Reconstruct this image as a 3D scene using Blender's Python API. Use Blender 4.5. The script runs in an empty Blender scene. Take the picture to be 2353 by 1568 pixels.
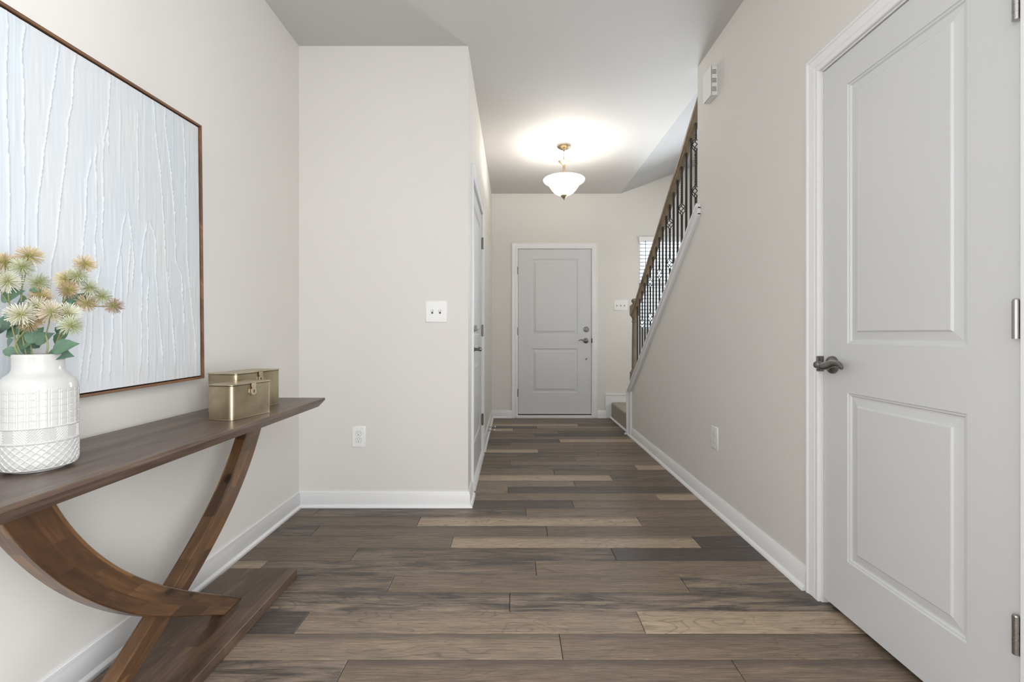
import bpy, math, random
import numpy as np
from mathutils import Matrix, Vector
random.seed(7); rng = np.random.RandomState(7)
PI = math.pi
SC = bpy.context.scene
COL = SC.collection

# ---------------------------------------------------------------- camera, world, lights, exposure
F = 1050.0; CX = 1181.0; CY = 767.0; EYE = 1.03
cam_d = bpy.data.cameras.new('camera'); cam = bpy.data.objects.new('camera', cam_d); COL.objects.link(cam)
cam.location = (0, 0, EYE); cam.rotation_euler = (PI/2, 0, 0)
cam_d.sensor_width = 36; cam_d.lens = F*36/2353
cam_d.shift_x = (1176.5-CX)/2353; cam_d.shift_y = (CY-784)/2353
cam_d.clip_start = 0.05
SC.camera = cam
EN = dict(living=4, fill_left=27, fill_right=124, stair=40, world=3.4, pend=27, bulb=26)
SC.view_settings.view_transform = 'Standard'; SC.view_settings.look = 'None'
SC.view_settings.exposure = 0.24; SC.view_settings.gamma = 1.0
SC.view_settings.use_curve_mapping = False

w = bpy.data.worlds.new('world'); SC.world = w; w.use_nodes = True
bg = w.node_tree.nodes['Background']; bg.inputs[0].default_value = (0.86, 0.93, 1.0, 1); bg.inputs[1].default_value = EN['world']

def area(name, loc, rot, sx, sy, energy, col, spread=180):
    d = bpy.data.lights.new(name, 'AREA'); d.shape = 'RECTANGLE'; d.size = sx; d.size_y = sy
    d.energy = energy; d.color = col; d.spread = math.radians(spread)
    o = bpy.data.objects.new(name, d); COL.objects.link(o); o.location = loc; o.rotation_euler = rot
    return o
# daylight of the living-room windows behind the photographer
area('living_room_daylight', (0.0, -3.30, 1.45), (-PI/2, 0, PI), 2.2, 2.1, EN['living'], (.93, .965, 1.0))
# added fill lights behind the photographer, left and right, to brighten the side walls
area('left_fill_light', (-1.24, -0.95, 1.40), (0, -PI/2, 0), 2.2, 1.8, EN['fill_left'], (.93, .965, 1.0))
area('right_fill_light', (1.14, -1.10, 1.40), (0, PI/2, 0), 2.2, 1.8, EN['fill_right'], (.93, .965, 1.0))
# sky light through the stair window
area('stair_window_daylight', (1.865, 5.50, 1.64), (-PI/2, 0, 0), 0.62, 1.05, EN['stair'], (0.86, 0.93, 1.0), 105)

# ---------------------------------------------------------------- mesh helpers
def P(px, py, Y):
    """pixel of the photograph at depth Y -> point"""
    return Vector(((px-CX)*Y/F, Y, EYE+(CY-py)*Y/F))

class MB:
    def __init__(s, xf=None): s.v = []; s.f = []; s.uv = {}; s.xf = xf
    def add(s, vs, fs, uvs=None):
        n = len(s.v)
        for p in vs:
            p = Vector(p)
            if s.xf is not None: p = s.xf @ p
            s.v.append(tuple(p))
        for k, f in enumerate(fs):
            if uvs is not None and uvs[k] is not None: s.uv[len(s.f)] = uvs[k]
            s.f.append(tuple(i+n for i in f))
        return s
    def box(s, x0, x1, y0, y1, z0, z1):
        vs = [(x, y, z) for z in (z0, z1) for y in (y0, y1) for x in (x0, x1)]
        return s.add(vs, [(0,2,3,1),(4,5,7,6),(0,1,5,4),(2,6,7,3),(0,4,6,2),(1,3,7,5)])
    def prism(s, poly, axis, a, b):
        """poly in the two other axes (cyclic order kept), extruded along axis"""
        def mk(p, t):
            if axis == 'x': return (t, p[0], p[1])
            if axis == 'y': return (p[0], t, p[1])
            return (p[0], p[1], t)
        n = len(poly)
        vs = [mk(p, a) for p in poly]+[mk(p, b) for p in poly]
        fs = [tuple(range(n))[::-1], tuple(range(n, 2*n))]+[(i, (i+1) % n, n+(i+1) % n, n+i) for i in range(n)]
        return s.add(vs, fs)
    def lathe(s, prof, c=(0,0,0), axis=(0,0,1), seg=32, cap=True):
        ax = Vector(axis).normalized(); t = Vector((1,0,0)) if abs(ax.x) < .9 else Vector((0,1,0))
        u = ax.cross(t).normalized(); w_ = ax.cross(u); c = Vector(c)
        vs = []; fs = []
        for r, z in prof:
            for k in range(seg):
                a = 2*PI*k/seg
                vs.append(c+ax*z+(u*math.cos(a)+w_*math.sin(a))*r)
        for j in range(len(prof)-1):
            for k in range(seg):
                fs.append((j*seg+k, j*seg+(k+1) % seg, (j+1)*seg+(k+1) % seg, (j+1)*seg+k))
        if cap:
            if prof[0][0] > 1e-5: fs.append(tuple(range(seg))[::-1])
            if prof[-1][0] > 1e-5: fs.append(tuple(range((len(prof)-1)*seg, len(prof)*seg)))
        return s.add(vs, fs)
    def tube(s, pts, r, seg=8, cap=True, flat=1.0, twist=None, ref=(0,0,1)):
        pts = [Vector(p) for p in pts]; n = len(pts)
        rs = r if isinstance(r, (list, tuple)) else [r]*n
        vs = []; fs = []; up = Vector(ref)
        for i, p in enumerate(pts):
            d = (pts[min(i+1, n-1)]-pts[max(i-1, 0)]).normalized()
            u = d.cross(up)
            if u.length < 1e-3: u = d.cross(Vector((1,0,0)))
            u.normalize(); w_ = u.cross(d).normalized(); up = w_
            for k in range(seg):
                a = 2*PI*(k+.5)/seg+(twist[i] if twist else 0)
                vs.append(p+(u*math.cos(a)*flat+w_*math.sin(a))*rs[i])
        for i in range(n-1):
            for k in range(seg):
                fs.append((i*seg+k, i*seg+(k+1) % seg, (i+1)*seg+(k+1) % seg, (i+1)*seg+k))
        if cap: fs.append(tuple(range(seg))[::-1]); fs.append(tuple(range((n-1)*seg, n*seg)))
        return s.add(vs, fs)
    def sweep(s, prof, p0, p1, u, v, m0=(0,0), m1=(0,0)):
        """profile (a,b) swept p0->p1; point = p + u*a + v*b; ends mitred by m.(a,b) along the run"""
        p0 = Vector(p0); p1 = Vector(p1); u = Vector(u); v = Vector(v); d = (p1-p0).normalized(); n = len(prof)
        vs = [p0+u*a+v*b+d*(m0[0]*a+m0[1]*b) for a, b in prof]+[p1+u*a+v*b+d*(m1[0]*a+m1[1]*b) for a, b in prof]
        fs = [tuple(range(n))[::-1], tuple(range(n, 2*n))]+[(i, (i+1) % n, n+(i+1) % n, n+i) for i in range(n)]
        return s.add(vs, fs)

def link(name, me, mat, parent=None, **kw):
    o = bpy.data.objects.new(name, me); COL.objects.link(o)
    if mat is not None and me is not None and not me.materials: me.materials.append(mat)
    if parent is not None:
        o.parent = parent; o.matrix_parent_inverse = parent_inv(parent)
    return o
def parent_inv(p):
    M = Matrix.Identity(4); q = p
    while q is not None:
        M = Matrix.Translation(-q.location) @ M if False else M @ Matrix.Identity(4)
        q = None
    # world location of p (translations only)
    loc = world_loc(p)
    return Matrix.Translation(-loc)
def world_loc(p):
    if p.parent is None: return Vector(p.location)
    return world_loc(p.parent)+p.matrix_parent_inverse.to_translation()+Vector(p.location)

def obj(name, mb, mat, parent=None, bevel=0, smooth=True, ang=35, seg=2):
    me = bpy.data.meshes.new(name); me.from_pydata(mb.v, [], mb.f)
    if mb.uv:
        l = me.uv_layers.new(name='UVMap')
        for i, p in enumerate(me.polygons):
            u = mb.uv.get(i)
            if u:
                for k, li in enumerate(p.loop_indices): l.data[li].uv = u[k]
    import bmesh
    bm = bmesh.new(); bm.from_mesh(me); bmesh.ops.recalc_face_normals(bm, faces=bm.faces); bm.to_mesh(me); bm.free()
    if smooth:
        me.polygons.foreach_set('use_smooth', [True]*len(me.polygons))
        me.set_sharp_from_angle(angle=math.radians(ang))
    o = link(name, me, mat, parent)
    if bevel:
        m = o.modifiers.new('bevel', 'BEVEL'); m.width = bevel; m.segments = seg; m.limit_method = 'ANGLE'
        m.angle_limit = math.radians(40); m.harden_normals = False
    return o
def tag(o, label=None, cat=None, group=None, kind=None):
    if label: o['label'] = label
    if cat: o['category'] = cat
    if group: o['group'] = group
    if kind: o['kind'] = kind
    return o
def empty(name, loc, label=None, cat=None, group=None, kind=None):
    o = bpy.data.objects.new(name, None); COL.objects.link(o); o.location = loc; o.empty_display_size = .05
    return tag(o, label, cat, group, kind)
def struct(name, mb, mat, label, bevel=0, smooth=False, cat='wall'):
    return tag(obj(name, mb, mat, None, bevel, smooth), label, cat, None, 'structure')

# ---------------------------------------------------------------- materials
def lin(c): return tuple(((x/255)/12.92 if x/255 <= .04045 else ((x/255+.055)/1.055)**2.4) for x in c)
class NT:
    def __init__(s, name):
        s.m = bpy.data.materials.new(name); s.m.use_nodes = True; s.t = s.m.node_tree
        s.b = s.t.nodes['Principled BSDF']; s.out = s.t.nodes['Material Output']
    def n(s, typ, **kw):
        nd = s.t.nodes.new(typ)
        for k, v in kw.items():
            if hasattr(nd, k): setattr(nd, k, v)
            else: nd.inputs[k.replace('_', ' ')].default_value = v
        return nd
    def l(s, a, b): s.t.links.new(a, b)
    def ramp(s, fac, stops):
        r = s.n('ShaderNodeValToRGB'); e = r.color_ramp.elements
        while len(e) < len(stops): e.new(.5)
        for k, (p, c) in enumerate(stops):
            e[k].position = p; e[k].color = (c if isinstance(c, (tuple, list)) else (c, c, c))[:3]+(1,)
        s.l(fac, r.inputs[0]); return r.outputs[0]
    def mix(s, f, a, b, mode='MIX'):
        m = s.n('ShaderNodeMix'); m.data_type = 'RGBA'; m.blend_type = mode
        for sock, v in ((m.inputs[0], f), (m.inputs[6], a), (m.inputs[7], b)):
            if hasattr(v, 'is_linked') or hasattr(v, 'links'): s.l(v, sock)
            elif isinstance(v, (int, float)): sock.default_value = v
            else: sock.default_value = tuple(v[:3])+(1,)
        return m.outputs[2]
    def math(s, op, a, b=None):
        m = s.n('ShaderNodeMath'); m.operation = op
        for sock, v in ((m.inputs[0], a), (m.inputs[1], b)):
            if v is None: continue
            if isinstance(v, (int, float)): sock.default_value = v
            else: s.l(v, sock)
        return m.outputs[0]
    def coord(s, kind='Object', scale=(1,1,1), off=None, rot=(0,0,0)):
        tc = s.n('ShaderNodeTexCoord'); mp = s.n('ShaderNodeMapping')
        s.l(tc.outputs[kind], mp.inputs[0]); mp.inputs['Scale'].default_value = scale; mp.inputs['Rotation'].default_value = rot
        if off is not None: s.l(off, mp.inputs['Location'])
        return mp.outputs[0]
    def noise(s, vec, scale=5, detail=3, rough=.5, dist=0):
        n = s.n('ShaderNodeTexNoise'); n.inputs['Scale'].default_value = scale; n.inputs['Detail'].default_value = detail
        n.inputs['Roughness'].default_value = rough; n.inputs['Distortion'].default_value = dist
        s.l(vec, n.inputs['Vector']); return n.outputs[0]
    def bump(s, h, strength=.3, dist=.001):
        b = s.n('ShaderNodeBump'); b.inputs['Strength'].default_value = strength; b.inputs['Distance'].default_value = dist
        s.l(h, b.inputs['Height']); s.l(b.outputs[0], s.b.inputs['Normal'])

def paint(name, srgb, rough=.6, bump=0, bscale=300, spec=.5):
    t = NT(name); t.b.inputs['Roughness'].default_value = rough; t.b.inputs['Specular IOR Level'].default_value = spec
    c = lin(srgb); v = t.coord('Object')
    n = t.noise(v, 2.5, 3)
    t.l(t.mix(n, [x*.985 for x in c], [min(1, x*1.015) for x in c]), t.b.inputs['Base Color'])
    if bump: t.bump(t.noise(v, bscale, 2), bump, .0006)
    return t.m
def metal(name, srgb, rough=.3, aniso=0):
    t = NT(name); t.b.inputs['Metallic'].default_value = 1; c = lin(srgb)
    v = t.coord('Object'); n = t.noise(v, 40, 4)
    t.l(t.mix(n, [x*.9 for x in c], [min(1, x*1.1) for x in c]), t.b.inputs['Base Color'])
    t.l(t.ramp(n, [(0, rough*.85), (1, rough*1.2)]), t.b.inputs['Roughness'])
    return t.m

M = {}
M['wall'] = paint('wall_paint', (221, 218, 213), .65, .15, 260)
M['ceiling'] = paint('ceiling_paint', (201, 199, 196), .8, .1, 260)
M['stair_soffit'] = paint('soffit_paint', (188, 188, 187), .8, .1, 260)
M['trim'] = paint('trim_paint', (236, 236, 237), .32)
M['door'] = paint('door_paint', (211, 212, 214), .38, .05, 500)
M['plate'] = paint('white_plastic', (236, 236, 235), .3)
M['dark'] = paint('dark_slot', (38, 38, 38), .7)
M['gap'] = paint('shadow_gap', (60, 58, 56), .9)
M['closet'] = paint('closet_shade', (60, 55, 50), .9)  # dark colour stands in for the shade inside the closet
M['nickel'] = metal('satin_nickel', (178, 176, 174), .28)
M['darknickel'] = metal('aged_nickel', (134, 132, 131), .3)
M['lamp_metal'] = metal('champagne_metal', (176, 160, 134), .35)
M['iron'] = paint('black_iron', (34, 32, 30), .45)
M['frame'] = None

def wood(name, c_lo, c_hi, c_dark, kind='uv', rough=.35, bw=.22, rh=.05, knots=True, grain_len=3.0, coat=0):
    t = NT(name)
    if kind == 'uv': v = t.coord('UV')
    else:
        tc = t.n('ShaderNodeTexCoord'); sp = t.n('ShaderNodeSeparateXYZ'); cb = t.n('ShaderNodeCombineXYZ')
        t.l(tc.outputs['Object'], sp.inputs[0]); i, j = {'y': (1, 0), 'x': (0, 1), 'z': (2, 0)}[kind]
        t.l(sp.outputs[i], cb.inputs[0]); t.l(t.math('ADD', sp.outputs[j], t.math('MULTIPLY', sp.outputs[3-i-j], .7)), cb.inputs[1]); v = cb.outputs[0]
    br = t.n('ShaderNodeTexBrick'); t.l(v, br.inputs['Vector'])
    br.inputs['Color1'].default_value = (0,0,0,1); br.inputs['Color2'].default_value = (1,1,1,1); br.inputs['Mortar'].default_value = (.3,.3,.3,1)
    br.inputs['Scale'].default_value = 1; br.inputs['Mortar Size'].default_value = .0002
    br.inputs['Brick Width'].default_value = bw; br.inputs['Row Height'].default_value = rh; br.offset = .37
    tone = br.outputs['Color']
    # shift the grain per block
    vm = t.n('ShaderNodeVectorMath'); vm.operation = 'MULTIPLY_ADD'; t.l(tone, vm.inputs[0]); vm.inputs[1].default_value = (3.1, 1.7, 5.3); t.l(v, vm.inputs[2])
    mp = t.n('ShaderNodeMapping'); mp.inputs['Scale'].default_value = (grain_len, 42, 1); t.l(vm.outputs[0], mp.inputs[0])
    g = t.noise(mp.outputs[0], 3.2, 6, .62, .5)
    mp2 = t.n('ShaderNodeMapping'); mp2.inputs['Scale'].default_value = (1.6, 7, 1); t.l(vm.outputs[0], mp2.inputs[0])
    big = t.noise(mp2.outputs[0], 2.4, 3, .5, 1.2)
    base = t.mix(tone, c_lo, c_hi)
    c1 = t.mix(t.ramp(g, [(.3, 0), (.72, 1)]), t.mix(.55, base, c_dark), base)
    c2 = t.mix(t.ramp(big, [(.35, .55), (.6, 0)]), c1, c_dark)
    if knots:
        mp3 = t.n('ShaderNodeMapping'); mp3.inputs['Scale'].default_value = (5, 9, 1); t.l(v, mp3.inputs[0])
        vo = t.n('ShaderNodeTexVoronoi'); t.l(mp3.outputs[0], vo.inputs['Vector']); vo.inputs['Scale'].default_value = 1.0
        nz = t.noise(v, 60, 2)
        k = t.ramp(t.math('ADD', vo.outputs['Distance'], t.math('MULTIPLY', nz, .12)), [(.13, .9), (.2, .25), (.3, 0)])
        c2 = t.mix(k, c2, [x*.25 for x in c_dark])
    t.l(c2, t.b.inputs['Base Color']); t.b.inputs['Roughness'].default_value = rough
    t.b.inputs['Coat Weight'].default_value = coat; t.b.inputs['Coat Roughness'].default_value = .2
    t.bump(g, .12, .0006)
    return t.m
M['top'] = wood('walnut_table_top', lin((90, 72, 61)), lin((118, 97, 84)), lin((54, 42, 36)), 'y', .4, 2.6, .045, False, 1.3, .15)
M['base'] = wood('walnut_base_board', lin((76, 58, 46)), lin((124, 98, 78)), lin((48, 35, 27)), 'y', .4, .55, .042, False, 1.5, .15)
M['arc'] = wood('acacia_arc', lin((84, 56, 35)), lin((140, 101, 62)), lin((46, 30, 20)), 'uv', .36, .15, .047, True, 3, .25)
M['frame'] = wood('walnut_frame', lin((120, 84, 58)), lin((150, 110, 78)), lin((78, 54, 38)), 'y', .45, 3, .2, False, 2)
M['railwood'] = wood('grey_brown_oak', lin((136, 122, 104)), lin((158, 142, 122)), lin((98, 86, 72)), 'z', .42, 3, .3, False, 1.2)
M['railwood_y'] = wood('grey_brown_oak_rail', lin((140, 122, 98)), lin((158, 138, 112)), lin((100, 86, 68)), 'y', .38, 3, .3, False, 1.2)

def plank_mat():
    t = NT('vinyl_plank')
    oi = t.n('ShaderNodeObjectInfo')
    rnd = t.n('ShaderNodeCombineXYZ')
    t.l(t.math('MULTIPLY', oi.outputs['Random'], 37.0), rnd.inputs[0]); t.l(t.math('MULTIPLY', oi.outputs['Random'], 11.0), rnd.inputs[1])
    t.l(t.math('MULTIPLY', oi.outputs['Random'], 91.0), rnd.inputs[2])
    v = t.coord('Object', (1, 1, 1), rnd.outputs[0])
    def mp(sx, sy):
        m = t.n('ShaderNodeMapping'); m.inputs['Scale'].default_value = (sx, sy, 1); t.l(v, m.inputs[0]); return m.outputs[0]
    g = t.noise(mp(3, 60), 3.0, 6, .65, .3)
    fine = t.noise(mp(14, 220), 2.0, 3, .6)
    big = t.noise(mp(1.6, 13), 2.0, 7, .68, .6)
    cath = t.noise(mp(1.5, 6), 1.6, 1, .4, .3)
    lines = t.math('FRACT', t.math('MULTIPLY', cath, 16.0))
    lines = t.ramp(lines, [(0, 1), (.12, .15), (.3, 0), (.9, 0), (1, 1)])
    lmask = t.ramp(t.noise(mp(2, 7), 1.3, 2), [(.45, 0), (.62, .5)])
    base = oi.outputs['Color']
    c = t.mix(t.ramp(g, [(.30, .72), (.46, .30), (.66, 0)]), base, lin((74, 61, 51)))
    c = t.mix(t.ramp(g, [(.52, 0), (.75, .45)]), c, lin((172, 156, 138)))
    c = t.mix(t.math('MULTIPLY', lines, lmask), c, lin((72, 60, 52)))
    sm = t.ramp(big, [(.40, .95), (.50, .40), (.58, 0)])
    c = t.mix(t.math('MULTIPLY', sm, oi.outputs['Alpha']), c, lin((66, 61, 60)))
    c = t.mix(t.ramp(fine, [(.35, .25), (.6, 0)]), c, lin((60, 52, 46)))
    tcg = t.n('ShaderNodeTexCoord'); sg = t.n('ShaderNodeSeparateXYZ'); t.l(tcg.outputs['Generated'], sg.inputs[0])
    edge = t.ramp(t.math('ADD', sg.outputs[1], t.math('MULTIPLY', t.noise(mp(2, 20), 2, 3), .25)), [(.0, .15), (.3, 0), (.8, .03), (1, .65)])
    c = t.mix(t.math('MULTIPLY', edge, t.ramp(oi.outputs['Random'], [(.25, .15), (.5, .85)])), c, lin((74, 66, 61)))
    t.l(c, t.b.inputs['Base Color'])
    t.l(t.ramp(g, [(0, .5), (1, .38)]), t.b.inputs['Roughness'])
    t.bump(g, .12, .0005)
    return t.m
M['plank'] = plank_mat()

def carpet_mat():
    t = NT('carpet'); v = t.coord('Object'); n = t.noise(v, 260, 4, .7); n2 = t.noise(v, 22, 3)
    c = t.mix(t.ramp(n, [(.3, 0), (.7, 1)]), lin((150, 140, 126)), lin((214, 206, 192)))
    t.l(t.mix(t.ramp(n2, [(.4, .35), (.6, 0)]), c, lin((146, 138, 126))), t.b.inputs['Base Color'])
    t.b.inputs['Roughness'].default_value = 1; t.bump(n, 1.0, .006); return t.m
M['carpet'] = carpet_mat()

def brass_mat():
    t = NT('brushed_antique_brass'); t.b.inputs['Metallic'].default_value = 1
    v = t.coord('Object', (1, 1, 1)); mp = t.coord('Object', (4, 4, 90)); n = t.noise(mp, 3, 4); n2 = t.noise(v, 14, 4)
    c = t.mix(t.ramp(n2, [(.3, 0), (.7, 1)]), lin((176, 162, 134)), lin((206, 194, 166)))
    t.l(t.mix(t.math('MULTIPLY', n, .35), c, lin((150, 136, 110))), t.b.inputs['Base Color'])
    t.l(t.ramp(n, [(0, .26), (1, .42)]), t.b.inputs['Roughness'])
    return t.m
M['brass'] = brass_mat(); M['clasp'] = metal('pale_brass_clasp', (206, 190, 160), .5)
def ceramic():
    t = NT('glazed_ceramic'); v = t.coord('Object'); n = t.noise(v, 20, 3)
    t.l(t.mix(n, lin((184, 183, 181)), lin((191, 190, 188))), t.b.inputs['Base Color'])
    t.b.inputs['Roughness'].default_value = .16; t.b.inputs['Coat Weight'].default_value = .3; t.b.inputs['Coat Roughness'].default_value = .06
    return t.m
M['ceramic'] = ceramic()
def canvas():
    t = NT('textured_white_canvas'); v = t.coord('Object', (1, 1, 1)); n = t.noise(t.coord('Object', (3, 7, 1.2)), 1.6, 4)
    c = t.mix(t.ramp(n, [(.35, 0), (.65, 1)]), lin((200, 207, 213)), lin((206, 207, 209)))
    t.l(c, t.b.inputs['Base Color']); t.b.inputs['Roughness'].default_value = .55
    t.bump(t.noise(t.coord('Object', (40, 400, 12)), 1.5, 4), .25, .001); return t.m
M['canvas'] = canvas()
def flower():
    t = NT('flower_bristle'); oi = t.n('ShaderNodeObjectInfo'); tc = t.n('ShaderNodeTexCoord')
    vm = t.n('ShaderNodeVectorMath'); vm.operation = 'LENGTH'; t.l(tc.outputs['Object'], vm.inputs[0])
    r = t.ramp(t.math('MULTIPLY', vm.outputs['Value'], 45.0), [(.12, 0), (.6, .85), (1, 1)])
    t.l(t.mix(r, lin((176, 178, 112)), oi.outputs['Color']), t.b.inputs['Base Color'])
    t.b.inputs['Roughness'].default_value = .7; return t.m
M['flower'] = flower()
def leaf():
    t = NT('leaf_green'); v = t.coord('Object'); n = t.noise(v, 60, 4); oi = t.n('ShaderNodeObjectInfo')
    c = t.mix(n, lin((58, 84, 70)), lin((98, 126, 106)))
    t.l(t.mix(t.math('MULTIPLY', oi.outputs['Random'], .35), c, lin((104, 138, 96))), t.b.inputs['Base Color'])
    t.b.inputs['Roughness'].default_value = .5; t.bump(n, .3, .001); return t.m
M['leaf'] = leaf()
M['stem'] = paint('stem_green', (124, 126, 82), .6)
def blind():
    t = NT('blind_slat'); t.b.inputs['Roughness'].default_value = .45
    v = t.coord('Object'); n = t.noise(v, 8, 2)
    t.l(t.mix(n, lin((236, 236, 234)), lin((242, 242, 240))), t.b.inputs['Base Color'])
    tr = t.n('ShaderNodeBsdfTranslucent'); tr.inputs[0].default_value = (.9, .92, .95, 1)
    mx = t.n('ShaderNodeMixShader'); mx.inputs[0].default_value = .55
    t.l(t.b.outputs[0], mx.inputs[1]); t.l(tr.outputs[0], mx.inputs[2]); t.l(mx.outputs[0], t.out.inputs[0]); return t.m
M['blind'] = blind()
def glass():
    t = NT('window_glass'); g = t.n('ShaderNodeBsdfGlossy'); g.inputs['Roughness'].default_value = .02
    tp = t.n('ShaderNodeBsdfTransparent'); tp.inputs[0].default_value = (.95, .97, .98, 1); fr = t.n('ShaderNodeFresnel'); fr.inputs[0].default_value = 1.45
    mx = t.n('ShaderNodeMixShader'); t.l(fr.outputs[0], mx.inputs[0]); t.l(tp.outputs[0], mx.inputs[1]); t.l(g.outputs[0], mx.inputs[2])
    t.l(mx.outputs[0], t.out.inputs[0]); return t.m
M['glass'] = glass()
def bowl():
    t = NT('alabaster_glass'); v = t.coord('Object'); n = t.noise(v, 6, 4, .6, 1.5)
    c = t.mix(n, (.66, .60, .50), (.78, .73, .65)); t.l(c, t.b.inputs['Base Color']); t.b.inputs['Roughness'].default_value = .35
    tr = t.n('ShaderNodeBsdfTranslucent'); t.l(c, tr.inputs[0])
    mx = t.n('ShaderNodeMixShader'); mx.inputs[0].default_value = .8
    t.l(t.b.outputs[0], mx.inputs[1]); t.l(tr.outputs[0], mx.inputs[2]); t.l(mx.outputs[0], t.out.inputs[0]); return t.m
M['bowl'] = bowl()
def bulb():
    t = NT('lit_bulb'); e = t.n('ShaderNodeEmission'); v = t.coord('Object'); n = t.noise(v, 3, 1)
    t.l(t.mix(n, (1, .86, .66), (1, .88, .70)), e.inputs[0]); e.inputs[1].default_value = EN['bulb']
    t.l(e.outputs[0], t.out.inputs[0]); return t.m
M['bulb'] = bulb()

# ================================================================ ROOM SHELL
XL, XR, XH = -1.28, 1.18, -0.273      # left wall, right wall, hall left wall
YP, YF = 2.72, 5.59                    # partition, far wall
H = 2.743; T = .11; YB = -3.5
struct('wall_left', MB().box(XL-.1, XL, YB, YP+.1, 0, H), M['wall'], 'beige painted left wall behind the console table')
struct('wall_partition', MB().box(XL, XH-.11, YP, YP+.11, 0, H), M['wall'], 'beige wall facing the viewer, with a double switch and outlet')
D1a, D1b = 2.992, 3.902               # hall left door slab
mb = MB().box(XH-.11, XH, YP, D1a-.022, 0, H).box(XH-.11, XH, D1b+.022, YF, 0, H).box(XH-.11, XH, D1a-.022, D1b+.022, 2.06, H)
struct('wall_hall_left', mb, M['wall'], 'left wall of the hallway with a white door in it')
FX0, FX1 = .048, .948                 # front door slab
WX0, WX1, WZ0, WZ1 = 1.53, 2.2, 1.07, 2.21
mb = MB()
for b in ((XH-.11, FX0-.022, 0, 3.3), (FX0-.022, FX1+.022, 2.085, 3.3), (FX1+.022, WX0, 0, 3.3), (WX0, WX1, 0, WZ0), (WX0, WX1, WZ1, 3.3), (WX1, 2.42, 0, 3.3)):
    mb.box(b[0], b[1], YF, YF+.14, b[2], b[3])
struct('wall_far', mb, M['wall'], 'far wall with the front door and the stair window')
D3a, D3b = 1.067, 1.748               # closet door slab
mb = MB().box(XR, XR+T, YB, D3a-.02, 0, H).box(XR, XR+T, D3b+.02, 2.936, 0, H).box(XR, XR+T, D3a-.02, D3b+.02, 2.05, H)
struct('wall_right', mb, M['wall'], 'beige right wall between the closet door and the stairs')
SL = .79
def zc(y): return .46+(4.565-y)*SL+.070   # top of sloped cap
struct('wall_knee', MB().prism([(2.936, 0), (4.66, 0), (4.66, zc(4.66)-.022), (2.936, zc(2.936)-.022)], 'x', XR, XR+T), M['wall'], 'sloping beige knee wall below the stair railing')
struct('wall_stairwell', MB().box(2.3, 2.4, 2.0, YF, 0, 3.3), M['wall'], 'wall on the far side of the stairs')
struct('wall_rear', MB().box(XL-.1, XR+T, YB-.1, YB, 0, H), M['wall'], 'rear wall behind the viewer')
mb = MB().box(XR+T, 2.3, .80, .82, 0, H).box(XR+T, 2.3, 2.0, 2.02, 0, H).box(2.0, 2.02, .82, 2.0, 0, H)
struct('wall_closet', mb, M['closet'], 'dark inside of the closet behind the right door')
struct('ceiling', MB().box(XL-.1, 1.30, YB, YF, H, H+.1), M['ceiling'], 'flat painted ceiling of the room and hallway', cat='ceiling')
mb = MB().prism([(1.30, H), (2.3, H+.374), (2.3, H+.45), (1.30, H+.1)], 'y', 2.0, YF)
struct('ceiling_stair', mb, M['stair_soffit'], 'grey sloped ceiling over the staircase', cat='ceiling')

# ---- floor: sub floor + planks
fl = empty('floor', (0, 1, 0), 'grey brown wood plank floor', 'floor', None, 'structure')
obj('subfloor', MB().box(XL-.05, 2.0, YB, YF, -.05, -.006), M['gap'], fl, smooth=False)
TONE = {'B': ((126, 112, 98), .25), 'b': ((112, 99, 87), .3), 'd': ((84, 76, 70), .5), 'D': ((66, 63, 62), .35),
        'L': ((172, 156, 137), .05), 'l': ((144, 130, 115), .2), 'S': ((140, 127, 115), 1.0), 's': ((126, 113, 102), .9)}
ROWS = {-1: (.686, 'SBB'), 0: (.155, 'llB'), 1: (.453, 'DlL'), 2: (-.016, 'SSS'), 3: (.702, 'sBS'), 4: (.096, 'LsB'), 5: (.466, 'bsD'), 6: (.903, 'bLD'),
        7: (.172, 'sbb'), 8: (.688, 'bLB'), 9: (.069, 'bsB'), 10: (.355, 'ddB'), 11: (.904, 'bBL'), 12: (-.04, 'lld'), 13: (.415, 'llb'), 14: (.695, 'lLs'),
        15: (.297, 'bBb'), 16: (.94, 'lsL'), 17: (-.03, 'bbB'), 18: (.497, 'bbB'), 19: (.716, 'sss'), 20: (.212, 'LLb'), 21: (.547, 'BBB'), 22: (-.03, 'ddB'),
        23: (.44, 'DDL'), 24: (.776, 'BBB'), 25: (.206, 'bbD'), 26: (.459, 'ssd'), 27: (-.01, 'LLB'), 28: (.249, 'ddl'), 29: (.72, 'lLd'), 30: (.507, 'bBs'),
        31: (.767, 'bbb'), 32: (0.0, 'bbb')}
PW = .1255; PL = 1.21
pn = 0
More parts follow.
